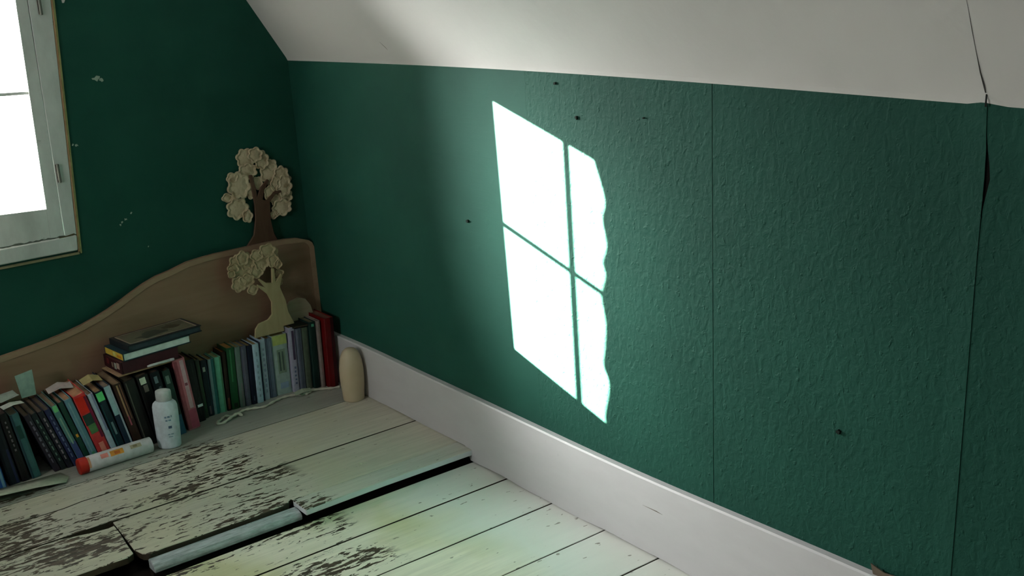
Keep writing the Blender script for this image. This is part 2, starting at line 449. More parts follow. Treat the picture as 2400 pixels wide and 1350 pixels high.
# glazed opening corners: the old sash leans and sags a little
gr = lambda z: -.8037+(z-.705)*.027
gl = lambda z: -1.190+(z-.705)*.010
sag = lambda x: .045*(-.8037-x)
top = 1.337
Y0, Y1 = -.008, .024
wpoly('sash_stile', [(gr(.60), .608), (-.7675, .608), (-.7555, 1.404), (gr(1.404), 1.404)], Y0, Y1, M_FRAME, .001)
wpoly('sash_stile', [(-1.245, .608), (gl(.6), .608), (gl(1.404), 1.404), (-1.245, 1.404)], Y0, Y1, M_FRAME, .001)
wpoly('sash_rail', [(gl(.6), .608), (gr(.6), .608), (gr(.705), .705), (gl(.72), .705+sag(-1.19))], Y0, Y1, M_FRAME, .001)
wpoly('sash_rail', [(gl(top), top+sag(-1.19)), (gr(top), top), (gr(1.404), 1.404), (gl(1.404), 1.404)], Y0, Y1, M_FRAME, .001)
wpoly('glazing_bar', [(gl(1.03), 1.026+sag(-1.19)), (gr(1.03), 1.026), (gr(1.03), 1.035), (gl(1.03), 1.035+sag(-1.19))], -.002, .014, M_FRAME, .001)
wpoly('glazing_bar', [(-.9995, .70), (-.9900, .70), (-.9870, 1.345), (-.9965, 1.345)], -.001, .013, M_FRAME, .001)
t = NT('window_glass')
tr = t.n('ShaderNodeBsdfTransparent'); gz = t.n('ShaderNodeBsdfGlossy'); gz.inputs['Roughness'].default_value = .02
tr.inputs[0].default_value = (.97, .985, .975, 1)
mx = t.n('ShaderNodeMixShader'); fr = t.n('ShaderNodeFresnel'); fr.inputs[0].default_value = 1.35
t.l(fr.outputs[0], mx.inputs[0]); t.l(tr.outputs[0], mx.inputs[1]); t.l(gz.outputs[0], mx.inputs[2]); t.l(mx.outputs[0], t.out.inputs[0])
M_GLASS = t.m
for x0, x1, z0, z1 in ((-1.195, -.9955, .700, 1.034), (-.9945, -.79, .700, 1.034), (-1.195, -.9955, 1.035, 1.345), (-.9945, -.78, 1.035, 1.345)):
    MB().box(x0-O1.x, x1-O1.x, .0060, .0080, z0-O1.z, z1-O1.z).obj('pane', M_GLASS, w1)
# frame boards on the wall face, with raw wood edge strips round them
fr_ = lambda z: -.7375+(z-.56)*.058        # outer edge of the casing, leaning
wpoly('casing', [(-.7660, .618), (fr_(.618), .618), (fr_(1.45), 1.45), (-.7535, 1.45)], -.0090, -.0004, M_FRAME, .001)
wpoly('casing', [(-1.285, .618), (-1.246, .618), (-1.246, 1.45), (-1.285, 1.45)], -.0090, -.0004, M_FRAME, .001)
wpoly('casing', [(-1.2455, 1.405), (-.7550, 1.405), (-.7540, 1.45), (-1.2455, 1.45)], -.0090, -.0004, M_FRAME, .001)
wpoly('window_sill', [(-1.285, .572), (fr_(.572)-.001, .572), (fr_(.617), .6168), (-1.285, .6168)], -.014, -.0004, M_FRAME, .003)
wpoly('edge_strip', [(fr_(.566)+.0008, .566), (fr_(.566)+.006, .566), (fr_(1.45)+.006, 1.45), (fr_(1.45)+.0008, 1.45)], -.008, -.0004, M_PEACH, .0005)
wpoly('edge_strip', [(fr_(.56)+.0065, .560), (fr_(.56)+.0115, .560), (fr_(1.45)+.0115, 1.45), (fr_(1.45)+.0065, 1.45)], -.005, -.0004, M_PALE, .0005)
wpoly('edge_strip', [(-1.285, .559), (fr_(.56)+.003, .559), (fr_(.56)+.003, .5655), (-1.24, .5655)], -.010, -.0004, flat((165, 155, 120), .7, .7), .0005)
# jagged crack of flaked filler along sash foot
m = MB(); P = []; xs = [-.945+.0082*i for i in range(24)]
P = [(x, .6195+random.uniform(0, .0035)) for x in xs] + [(x, .6185-random.uniform(0, .003)) for x in reversed(xs)]
wpoly('filler_crack', P, -.0088, -.0078, flat((95, 100, 92), .9), 0)
wpoly('filler_crack', [(-.783, .6160), (-.745, .6175), (-.737, .6200), (-.741, .6225), (-.76, .6195), (-.785, .619)], -.0125, -.0095, flat((90, 82, 58), .9), 0)
# hinges
for hx, hz in ((-.7555, .800), (-.7285, 1.262)):
    h = MB().box(hx-O1.x-.0055, hx-O1.x+.0055, -.0125, -.0098, hz-O1.z-.026, hz-O1.z+.026).obj('hinge', M_IRON, w1, .001)
    lathe([(.0032, -.027), (.0036, -.026), (.0036, .026), (.0032, .027)], 10).obj('hinge_pin', flat((120, 120, 112), .4), h, smooth=False).location = (hx-O1.x, -.0145, hz-O1.z)
    for dz in (-.016, .004, .017):
        c = lathe([(.0016, 0), (.0014, .001), (.0004, .0013)], 8).obj('screw', flat((30, 28, 24), .5), h); c.location = (hx-O1.x-.003, -.0128, hz-O1.z+dz); c.rotation_euler = (math.pi/2, 0, 0)

# curtain just left of the view: its uneven hem edge bounds the sun patch
CE = [(-1.474, .10), (-1.470, .17), (-1.4616, .2302), (-1.459, .262), (-1.474, .315), (-1.476, .35), (-1.4600, .385), (-1.468, .43), (-1.474, .49), (-1.464, .54), (-1.466, .565), (-1.480, .605), (-1.472, .635), (-1.488, .675), (-1.476, .735), (-1.488, .778), (-1.456, .865), (-1.43, .93)]
ev = []
for yp, zp in CE:
    xc = -(abs(yp)-.034)/1.380; ev.append((xc, zp+.4531*abs(xc)))
ev = [(e.x, e.y) for e in smooth_path([(a, b, 0) for a, b in ev], 3)]
m = MB(); nx = 26; vs = []
for x, z in ev:
    for i in range(nx+1):
        q = i/nx; xx = x-.22*q
        vs.append((xx, -.034-.006*(1-math.cos(q*26))*min(1, q*6), z))
fs = [(j*(nx+1)+i, j*(nx+1)+i+1, (j+1)*(nx+1)+i+1, (j+1)*(nx+1)+i) for j in range(len(ev)-1) for i in range(nx)]
cur = thing('curtain', 'pale curtain whose uneven edge cuts off the right side of the sunlight patch', 'curtain', (0, 0, 0))
cf = m.add(vs, fs).obj('cloth', flat((215, 212, 200), .9), cur, smooth=True)
s = cf.modifiers.new('s', 'SOLIDIFY'); s.thickness = .0012
rod = tube([(-1.32, -.040, 1.500), (-1.035, -.040, 1.500)], .006, 12).obj('curtain_rod', M_IRON, cur, smooth=True)

# window 2, in the left wall, out of view
w2 = thing('window_2', None, None, (XL, -1.50, .95)); w2['kind'] = 'structure'
fm = MB().box(-.08, .01, -.37, -.32, 0, .82).box(-.08, .01, .32, .37, 0, .82).box(-.08, .01, -.32, .32, 0, .05).box(-.08, .01, -.32, .32, .77, .82).box(-.06, -.01, -.012, .012, .05, .77)
fm.obj('window_frame', M_FRAME, w2, .003)
MB().box(-.04, -.036, -.32, -.012, .05, .77).box(-.04, -.036, .012, .32, .05, .77).obj('pane', M_GLASS, w2)

# ------------------------------------------------------------------ headboard
def wood_mat(name, c1, c2, scale=(2, 2, 14)):
    t = NT(name); n = t.noise(t.pos(scale), 3, 6, .6, .5)
    t.col(t.mix(t.ramp(n, .3, .7), c1, c2)); t.rough(.6); t.b.inputs['Specular IOR Level'].default_value = .25
    t.bump(n, .15, .0008); return t.m
M_HEAD = wood_mat('tan_board', (.235, .140, .083, 1), (.29, .180, .118, 1), (1, 1, 8))
M_HEAD2 = wood_mat('tan_board_edge', (.30, .19, .12, 1), (.37, .25, .165, 1))
hp = [(-.0025, 0), (-.0025, .440), (-.008, .455), (-.018, .4640), (-.0575, .4785), (-.1, .4835), (-.1476, .4850), (-.2646, .4845), (-.34, .4835), (-.3775, .4815), (-.4329, .4760), (-.4892, .4610), (-.5318, .4530), (-.5718, .4390), (-.6155, .4190), (-.6555, .3990), (-.69, .384), (-.7233, .3715), (-.77, .3565), (-.826, .3435), (-.87, .336), (-.9117, .3300), (-1.0062, .3190), (-1.12, .318), (-1.24, .328), (-1.3, .345), (-1.3, 0)]
hb = thing('headboard', 'long tan wooden headboard with a wavy top edge, standing behind the books', 'headboard', (-.65, -.027, 0))
H = [(x+.65, z) for x, z in hp]
MB().prism(H, 'y', -.007, .007).obj('panel', M_HEAD, hb, .002)
# raised edge moulding following the top and the right end
edge = [Vector((x+.65, 0, z)) for x, z in hp[0:-1]]
inner = []
for i, p in enumerate(edge):
    d = (edge[min(i+1, len(edge)-1)]-edge[max(i-1, 0)]).normalized(); nrm = Vector((d.z, 0, -d.x))
    if nrm.z > 0 and i > 3: nrm = -nrm
    if i <= 3: nrm = Vector((-1, 0, -.25 if i > 1 else 0)).normalized()
    inner.append(p+nrm*(.016))
m = MB(); n = len(edge); vs = []
for p, q in zip(edge, inner): vs += [(p.x, -.0075, p.z), (p.x, -.0105, p.z), (q.x, -.0095, q.z), (q.x, -.0075, q.z)]
fs = [(4*i+j, 4*i+(j+1) % 4, 4*i+4+(j+1) % 4, 4*i+4+j) for i in range(n-1) for j in range(4)]
m.add(vs, fs).obj('edge_moulding', M_HEAD2, hb)

# ------------------------------------------------------------------ fretwork trees
M_TRUNK1 = wood_mat('dark_brown_wood', (.085, .040, .024, 1), (.13, .068, .043, 1), (10, 2, 3))
M_TRUNK2 = wood_mat('pale_yellow_wood', (.36, .29, .15, 1), (.45, .37, .21, 1), (14, 2, 3))
def leaf_mat(name, c1, c2, c3):
    t = NT(name); n = t.noise(t.pos(), 22, 4, .6)
    col = t.mix(t.ramp(n, .35, .65), c1, c2)
    n2 = t.noise(t.pos(loc=(3, 1, 2)), 30, 3)
    t.col(t.mix(t.ramp(n2, .55, .7), col, c3)); t.rough(.7)
    t.bump(n, .3, .001); return t.m
M_LEAF1 = leaf_mat('cream_leaf_wood', (.50, .39, .25, 1), (.62, .50, .35, 1), (.38, .26, .15, 1))
M_LEAF2 = leaf_mat('yellowish_leaf_wood', (.40, .30, .17, 1), (.50, .39, .24, 1), (.32, .23, .12, 1))
def leaf_cluster(cx, cz, r, y, mat, parent, seed, th=.0075):
    rd = random.Random(seed); n = 40; lobes = max(4, min(7, int(r/.004)))
    ph = rd.uniform(0, 6.28); out = []; el = rd.uniform(.85, 1.15)
    for k in range(n):
        a = 2*math.pi*k/n; q = r*(.80+.22*abs(math.sin(lobes*a/2+ph)))
        out.append((q*math.cos(a)*el, q*math.sin(a)/el))
    m = MB(); vs = []
    rings = [(1.0, th), (1.0, .0020), (.90, 0), (.68, .0032), (.30, .0012)]   # raised rim, dished middle
    for s_, dy in rings: vs += [(cx+x*s_, y+dy, cz+z*s_) for x, z in out]
    vs.append((cx, y+.0008, cz))
    fs = [(i*n+k, i*n+(k+1) % n, (i+1)*n+(k+1) % n, (i+1)*n+k) for i in range(4) for k in range(n)]
    fs += [(4*n+k, 4*n+(k+1) % n, 5*n) for k in range(n)] + [list(range(n))]
    m.add(vs, fs); return m.obj('leaf_cluster', mat, parent)
def tree(label, loc, trunk, clusters, mt, ml, seed):
    t = thing('wooden_tree', label, 'ornament', loc)
    MB().prism([(x-loc[0], z-loc[2]) for x, z in trunk], 'y', -.009, -.001).obj('trunk', mt, t, .0015)
    for i, (x, z, r) in enumerate(clusters):
        leaf_cluster(x-loc[0], z-loc[2], r*1.22, -.0005 - .0040*(i % 3), ml, t, seed+i, .0055)
    return t
T1c = [(-0.1887, 0.757, 0.0266), (-0.1369, 0.7438, 0.024), (-0.1574, 0.7644, 0.0211), (-0.1044, 0.7224, 0.017), (-0.1886, 0.7152, 0.0253), (-0.2241, 0.6764, 0.035), (-0.2641, 0.6439, 0.014), (-0.2367, 0.6051, 0.0309), (-0.2429, 0.7051, 0.0154), (-0.1122, 0.6963, 0.0298), (-0.0763, 0.6864, 0.0242), (-0.0733, 0.6513, 0.0271), (-0.0688, 0.6157, 0.0214), (-0.0867, 0.5825, 0.0271), (-0.126, 0.6366, 0.0184), (-0.1579, 0.6736, 0.0169), (-0.1176, 0.5643, 0.0128), (-0.2088, 0.5768, 0.0169), (-0.0513, 0.6699, 0.01), (-0.1852, 0.644, 0.0141), (-0.1001, 0.664, 0.0171), (-0.1013, 0.6088, 0.0171)]
T1t = [(-.285, 0), (-.285, .40), (-0.264, 0.4588), (-0.2246, 0.4814), (-0.1971, 0.5122), (-0.1846, 0.5613), (-0.1812, 0.609), (-0.1853, 0.6645), (-0.1874, 0.7029), (-0.1771, 0.7039), (-0.1708, 0.6648), (-0.1693, 0.6317), (-0.154, 0.6592), (-0.1274, 0.6823), (-0.1223, 0.6759), (-0.1435, 0.6492), (-0.1518, 0.6204), (-0.142, 0.6159), (-0.1091, 0.6407), (-0.0854, 0.6394), (-0.0848, 0.6324), (-0.1076, 0.6293), (-0.1283, 0.608), (-0.1327, 0.5517), (-0.1269, 0.5043), (-0.1082, 0.4624), (-0.0949, 0.4241), (-.09, 0)]
tree('taller fretwork wooden tree with dark brown trunk and cream leaves, standing behind the headboard', (-.16, -.0092, 0), T1t, T1c, M_TRUNK1, M_LEAF1, 100)
#T2
T2c = [(-0.2974, 0.4542, 0.0208), (-0.3107, 0.4392, 0.0152), (-0.3198, 0.4248, 0.0111), (-0.2864, 0.4203, 0.0278), (-0.2981, 0.3871, 0.0222), (-0.2571, 0.3613, 0.0154), (-0.2608, 0.4507, 0.025), (-0.2759, 0.4661, 0.0194), (-0.1941, 0.4742, 0.0224), (-0.1696, 0.4595, 0.0168), (-0.2156, 0.444, 0.0251), (-0.1624, 0.4245, 0.0127), (-0.1578, 0.3913, 0.0127), (-0.1669, 0.3665, 0.0127), (-0.1768, 0.4387, 0.0182), (-0.2326, 0.4143, 0.0196), (-0.2714, 0.3936, 0.0209), (-0.23, 0.4663, 0.0181)]
T2t = [(-.272, .2035), (-0.2673, 0.2315), (-0.2534, 0.2479), (-0.2202, 0.2541), (-0.2051, 0.2675), (-0.2013, 0.3078), (-0.2122, 0.3372), (-0.243, 0.3693), (-0.2408, 0.3744), (-0.2179, 0.3609), (-0.236, 0.3887), (-0.2313, 0.3918), (-0.2104, 0.3733), (-0.1918, 0.3692), (-0.1871, 0.4158), (-0.1785, 0.4139), (-0.1799, 0.3694), (-0.1576, 0.3927), (-0.1538, 0.3876), (-0.1662, 0.3494), (-0.1512, 0.3034), (-0.1485, 0.2655), (-0.1336, 0.2274), (-.132, .2205), (-.170, .2205), (-.170, .2035)]
tree('smaller pale yellow fretwork wooden tree bending left, standing on top of the books', (-.20, -.09, .2035), T2t, T2c, M_TRUNK2, M_LEAF2, 300)
bush = [(-0.1545, 0.2145), (-0.1534, 0.2369), (-0.1434, 0.2678), (-0.1228, 0.286), (-0.0946, 0.2911), (-0.0679, 0.2821), (-0.0522, 0.258), (-0.0463, 0.2302), (-0.0424, 0.2145)]
bt = thing('wooden_hill', 'small plain rounded wooden cutout beside the foot of the smaller tree', 'ornament', (-.098, -.062, .2145))
MB().prism([(x+.098, z-.2145) for x, z in bush], 'y', -.005, .005).obj('panel', wood_mat('grey_beige_wood', (.32, .27, .18, 1), (.40, .34, .24, 1)), bt, .002, seg=2)

# ------------------------------------------------------------------ books
K = 1.55
def book(name, label, group, y, xb, h, th, ang, cov, side=None, pages=(150, 130, 90), marks=(), depth=None, k=K, rough=.45, roundsp=.003):
    """an upright book: spine towards the room, leaning by ang degrees in the plane of the wall"""
    a = math.radians(ang); D = depth if depth else abs(y)-.043
    lift = abs(math.sin(a))*th/2
    b = thing(name, label, 'book', (xb, y, lift), (0, a, 0), group)
    mc = flat(cov, rough, k); ms = flat(side, rough, k) if side else mc
    e = min(.0022, th*.16); T = th/2
    # case: spine + two boards in one folded cover
    m = MB()
    P = [(-T, D), (-T, roundsp), (-T*.86, roundsp*.35), (-T*.45, 0), (T*.45, 0), (T*.86, roundsp*.35), (T, roundsp), (T, D), (T-e, D), (T-e, roundsp+e), (-T+e, roundsp+e), (-T+e, D)]
    m.prism(P, 'z', 0, h).obj('cover', ms if False else mc, b)
    if side:
        MB().box(-T-.0004, -T+.0001, roundsp, D, 0.0005, h-.0005).obj('cover_face', flat(side, rough, k), b)
    MB().box(-T+e, T-e, roundsp+e, D-.003, .002, h-.0035).obj('page_block', flat(pages, .9, 1.1), b)
    for mk in marks:
        nm, u0_, u1_, v0_, v1_, c = mk[:6]   # u across the spine 0..1, v up the spine 0..1
        pr = .0004 + .0002*(mk[6] if len(mk) > 6 else 0)
        xa, xb_ = -T*.9+(1.8*T)*u0_, -T*.9+(1.8*T)*u1_
        MB().box(xa, xb_, -pr, .0015, h*v0_, h*v1_).obj(nm, flat(c, rough, k), b)
    return b

def lettering(n, v0, v1, c, u0_=.3, u1_=.7, seed=1, gap=.35):
    """a run of small print strokes up the spine (too small in the photograph to read)"""
    rd = random.Random(seed); out = []; L = (v1-v0)/n
    for i in range(n):
        a = v0+L*i; out.append(('spine_print', u0_+rd.uniform(0, .08), u1_-rd.uniform(0, .1), a, a+L*(1-gap)*rd.uniform(.6, 1), c, 2))
    return out
GR = 'books standing upright right of the pink book'
GL = 'leaning books left of the pink book'
TAN = (150, 128, 88)
right = [
 ('dark red hardback, last upright book against the right wall', .174, -.0535, .234, .033, 1.5, (84, 3, 5), None, (120, 85, 72), [('stripe_or_shade', .62, 1.0, .0, 1, (44, 2, 3))]),  # dark right part of this spine is shade painted into the colour
 ('thin pinkish grey book squeezed beside the dark red hardback', .152, -.0785, .226, .0115, 1.2, (120, 108, 104), None, (130, 120, 105), []),
 ('very dark green book with a bright green dot at its top, beside the pinkish one', .142, -.0965, .2245, .0225, 1.6, (8, 34, 30), None, (120, 105, 85), [('spine_print', .3, .75, .93, .97, (70, 140, 112), 1)]),
 ('dull grey green book left of the very dark green one', .130, -.1185, .2085, .0195, 2.2, (70, 80, 66), None, (120, 105, 80), [('stripe_or_shade', .7, .95, .3, .95, (58, 66, 58))]),
 ('grey blue ribbed book under the black notebook', .126, -.1395, .2090, .0205, 2.4, (78, 84, 98), None, (90, 80, 62), [('stripe_or_shade', .08, .22, .02, .98, (104, 106, 118)), ('stripe_or_shade', .5, .62, .02, .98, (58, 62, 76))]),
 ('lilac white book with a long dark purple title panel', .122, -.162, .2165, .0215, 2.0, (142, 140, 158), None, TAN, [('title_panel', .38, .80, .50, .95, (64, 50, 74), 1)] + lettering(5, .12, .42, (82, 92, 118), .35, .75, 3)),
 ('wide pale book with a yellow green band across the top of its spine', .112, -.2005, .1995, .053, .9, (136, 152, 148), None, (140, 130, 80), [('top_band', 0, 1, .84, 1.0, (150, 160, 92), 1), ('title_panel', .22, .80, .36, .76, (112, 128, 112), 1), ('spine_print', .32, .44, .40, .72, (60, 76, 70), 2), ('spine_print', .56, .68, .40, .72, (70, 84, 78), 2), ('spine_print', .25, .85, .10, .20, (120, 138, 160), 1)]),
 ('slate blue paperback left of the wide pale book', .114, -.239, .1985, .0215, 1.3, (82, 96, 112), None, TAN, [('stripe_or_shade', .05, .25, 0, 1, (58, 68, 84)), ('stripe_or_shade', .6, .75, .05, .95, (100, 108, 124))]),
 ('pale blue white paperback with a short print line, second of the two whitish ones', .116, -.2625, .2015, .019, 1.6, (142, 158, 172), None, TAN, lettering(9, .12, .9, (112, 126, 148), .3, .7, 5)),
 ('icy blue white paperback just left of a thin navy gap', .126, -.2905, .1945, .0205, 1.9, (148, 172, 186), None, TAN, lettering(8, .1, .9, (120, 138, 156), .35, .65, 8)),
 ('thin navy book in between two icy white paperbacks', .120, -.2755, .196, .0075, 1.8, (18, 34, 54), None, TAN, []),
 ('midnight blue book left of the icy blue paperback', .123, -.3105, .1945, .0175, 1.8, (10, 18, 36), None, TAN, [('spine_print', .4, .6, .06, .14, (60, 66, 90), 1)]),
 ('purplish grey book with faint stripes', .122, -.330, .197, .0185, 1.7, (70, 72, 86), None, TAN, [('stripe_or_shade', .2, .35, .05, .95, (92, 88, 104))]),
 ('greenish grey book beside the deep green one', .121, -.3495, .199, .0175, 2.2, (84, 100, 94), None, TAN, [('stripe_or_shade', .55, .75, .02, .4, (104, 92, 98))]),
 ('deep green paperback with a glossy spine', .118, -.3725, .201, .0255, 2.5, (18, 66, 36), None, (160, 112, 62), [('stripe_or_shade', .30, .48, .45, .97, (44, 104, 66)), ('spine_print', .25, .8, .02, .10, (8, 24, 14), 1)]),
 ('thin blackish brown book with orange brown page tops', .116, -.393, .193, .0115, 1.8, (34, 26, 18), None, (150, 96, 50), [('spine_print', .2, .8, .03, .22, (104, 52, 44), 1)]),
 ('mint green paperback, brightest spine of the row', .114, -.4115, .181, .0215, .9, (92, 158, 134), None, (150, 150, 110), [('stripe_or_shade', .72, .95, 0, 1, (70, 112, 84))]),
 ('teal and pale grey striped book left of the mint one', .113, -.4325, .180, .0185, .5, (112, 140, 144), None, TAN, [('stripe_or_shade', .45, .98, 0, 1, (34, 92, 94))]),
 ('black book with a small white square near the top of its spine', .116, -.4525, .184, .0195, -1.0, (16, 30, 38), None, TAN, [('title_panel', .18, .62, .80, .88, (150, 160, 150), 1), ('stripe_or_shade', .80, .95, .0, .95, (20, 44, 60)), ('spine_print', .3, .6, .04, .18, (92, 76, 84), 1)]),
 ('dark olive book with one dull green stripe', .122, -.4700, .192, .0135, -2.0, (42, 48, 40), None, (120, 104, 66), [('stripe_or_shade', .5, .8, .1, .9, (34, 62, 38))]),
 ('thick black book with a small white label low on its spine, beside the pink book', .138, -.4935, .2035, .028, -3.4, (12, 15, 16), None, (112, 96, 62), [('stripe_or_shade', .55, .7, .1, .95, (24, 30, 28)), ('spine_label', .35, 1.0, .235, .275, (190, 215, 200), 2)]),
]
def settle(rows):
    # keep neighbours from cutting into each other: each book leans no further than the one on its right allows
    rows = [list(q) for q in rows]; rows.sort(key=lambda q: -q[2])
    for b_, a_ in zip(rows, rows[1:]):
        tb, ta = math.radians(b_[5]), math.radians(a_[5]); z = min(a_[3], b_[3])
        gap = (b_[2]-b_[4]/2/math.cos(tb))-(a_[2]+a_[4]/2/math.cos(ta))
        if gap < .0007: a_[4] -= (.0007-gap); a_[2] -= (.0007-gap)/2
        gap = (b_[2]-b_[4]/2/math.cos(tb))-(a_[2]+a_[4]/2/math.cos(ta))
        top = gap + z*(math.tan(tb)-math.tan(ta))
        if top < .0007: a_[5] = math.degrees(math.atan(math.tan(ta)-(.0007-top)/z))
    return rows
for lab, y, xb, h, th, ang, cov, sd, pg, mk in settle(right):
    book('book', lab, GR, -y, xb, h, th, ang, cov, sd, pg, mk)
book('book', 'thick pink and dark red book leaning left, standing out from the row', GL, -.181, -.534, .228, .038, -4.9, (158, 92, 100), (70, 6, 14), (120, 100, 88),
     [('stripe_or_shade', .0, .30, .02, .98, (128, 62, 70)), ('stripe_or_shade', .52, .86, .30, .98, (172, 142, 148)), ('stripe_or_shade', .3, 1.0, .02, .28, (150, 66, 86)), ('spine_print', .55, .8, .62, .66, (110, 60, 70), 2)])
left = [
 ('dark green and teal book between the white bottle and the pink book', .192, -.5750, .209, .0235, -6.6, (26, 48, 42), None, (86, 70, 54), [('spine_print', .2, .7, .8, .92, (92, 112, 104), 1), ('stripe_or_shade', .05, .95, .0, .3, (36, 72, 92))]),
 ('black book with a small grey letter shape, right behind the white bottle cap', .198, -.6050, .215, .028, -8.0, (12, 18, 22), None, (76, 64, 54), [('spine_print', .25, .65, .84, .94, (92, 104, 112), 1), ('spine_print', .5, .8, .70, .78, (60, 72, 76), 1)]),
 ('black book with an off-white blot at the top of its spine', .201, -.6400, .215, .034, -8.6, (10, 12, 12), None, (80, 66, 54), [('title_panel', .15, .70, .88, .975, (176, 186, 166), 1), ('spine_print', .30, .72, .76, .86, (92, 84, 78), 1)]),
 ('black book with a thin grey edge line, left of the white bottle', .202, -.6770, .212, .032, -9.4, (16, 18, 16), None, (76, 62, 48), [('stripe_or_shade', .06, .18, .02, .98, (66, 68, 60))]),
 ('brown and cream striped paperback with a pink foot', .199, -.7075, .211, .0245, -10.6, (44, 26, 20), None, (120, 98, 78), [('stripe_or_shade', .32, .52, .5, .98, (140, 108, 80)), ('stripe_or_shade', .72, .84, .45, .98, (110, 72, 56)), ('stripe_or_shade', .36, .55, .36, .52, (150, 76, 88))]),
 ('book with a pale blue upper half and a near black lower half', .196, -.7325, .212, .0200, -11.3, (26, 40, 56), None, (120, 104, 90), [('top_band', 0, .72, .56, 1, (138, 164, 170), 1), ('stripe_or_shade', .74, 1.0, .02, 1, (146, 156, 164), 1)]),
 ('navy book topped by a bright green spot', .196, -.7560, .203, .0215, -12.2, (14, 32, 42), None, (140, 110, 80), [('top_band', 0, 1, .85, .985, (84, 184, 108), 1), ('spine_print', .4, .7, .3, .5, (92, 116, 120), 1), ('stripe_or_shade', .05, .2, .1, .8, (20, 60, 62))]),
 ('thin lavender grey book leaning beside the red one', .196, -.7775, .203, .0165, -12.9, (146, 160, 172), None, (140, 120, 100), [('stripe_or_shade', .6, .95, .4, 1, (110, 112, 140))]),
 ('red book with a green patch halfway down its spine', .197, -.8055, .208, .034, -13.2, (168, 48, 48), None, (160, 120, 90), [('top_band', 0, 1, .72, .97, (178, 28, 14), 1), ('stripe_or_shade', .78, 1.0, .30, .95, (92, 8, 42), 2), ('spine_print', .1, .8, .40, .54, (66, 108, 64), 2), ('spine_print', .0, .8, .54, .70, (22, 52, 44), 1), ('spine_print', .3, .75, .08, .24, (212, 120, 104), 2)]),
 ('dull sky blue book left of the red one', .194, -.8340, .205, .021, -14.0, (84, 118, 130), None, (150, 110, 84), [('stripe_or_shade', .3, .5, .05, .95, (108, 136, 146)), ('spine_print', .3, .7, .06, .14, (66, 130, 92), 1)]),
 ('dark green narrow book with an orange dot', .192, -.8525, .202, .0145, -14.6, (20, 54, 44), None, (130, 96, 80), [('spine_print', .3, .8, .42, .47, (180, 120, 30), 1)]),
 ('teal paperback with a lilac foot', .190, -.8700, .196, .0165, -15.3, (70, 108, 106), None, (120, 100, 80), [('stripe_or_shade', .0, 1, .0, .38, (56, 66, 108), 1), ('top_band', .1, .9, .9, 1, (100, 170, 110), 2), ('spine_print', .35, .6, .35, .8, (120, 146, 130), 2)]),
]
for lab, y, xb, h, th, ang, cov, sd, pg, mk in settle(left):
    book('book', lab, GL, -y, xb, h, th, ang, cov, sd, pg, mk)
pb = [
 ('navy paperback with white spine print, rightmost of four alike', .188, -.8885, .190, .0160, -15.9, (34, 38, 70)),
 ('blackish paperback with pinkish white spine print, second of four alike', .188, -.9060, .190, .0155, -16.2, (26, 26, 34)),
 ('black paperback with grey green spine print, third of four alike', .188, -.9235, .190, .0155, -16.5, (22, 30, 32)),
 ('dark plum paperback with its navy front cover showing, leftmost of four alike', .188, -.9415, .190, .0165, -16.2, (36, 30, 40)),
]
ink = [(92, 98, 130), (116, 104, 112), (84, 104, 96), (98, 90, 104)]
for i, (lab, y, xb, h, th, ang, cov) in enumerate(pb):
    book('paperback', lab, GL, -y, xb, h, th, ang, cov, (12, 18, 34) if i == 3 else None, (96, 84, 70),
         lettering(8, .15, .93, ink[i], .32, .66, 20+i, .25))
book('book', 'dark teal book standing steeper, with a paperback leaning on it from the right', GL, -.188, -.9985, .198, .0245, -8.2, (44, 78, 80), None, (88, 80, 66), [('spine_print', .2, .75, .62, .82, (16, 50, 46), 1), ('stripe_or_shade', .0, .2, .0, 1, (30, 52, 62))])
book('book', 'black book with a thin greyish print line, near the left edge', GL, -.190, -1.0265, .207, .0215, -7.9, (14, 14, 16), None, (80, 64, 60), lettering(7, .45, .93, (92, 84, 88), .35, .65, 41))
book('book', 'black and deep blue book, second from the left edge', GL, -.191, -1.0575, .209, .0300, -7.0, (12, 18, 26), None, (80, 66, 60), [('stripe_or_shade', .70, .92, .0, .5, (24, 30, 58))])
book('book', 'bright blue book cut off by the left edge of the photo', GL, -.200, -1.0975, .190, .034, -6.0, (34, 70, 130), None, (90, 80, 72), [('stripe_or_shade', .72, .95, .0, 1, (96, 128, 150), 1), ('spine_print', .2, .6, .1, .2, (150, 120, 110), 1)])

# notebook lying on top of the right group
nb = thing('notebook', 'small thin black notebook lying across the book tops near the right wall', 'book', (-.118, -.090, .2125), (0, math.radians(1), math.radians(-8)))
MB().box(-.030, .030, -.040, .018, 0, .0014).box(-.030, .030, -.040, .018, .0052, .0066).box(-.030, -.0285, -.040, .018, .0014, .0052).obj('cover', flat((10, 10, 9), .5), nb, .0003)
MB().box(-.0284, .028, -.039, .017, .0015, .0051).obj('page_block', flat((70, 60, 46), .9), nb)

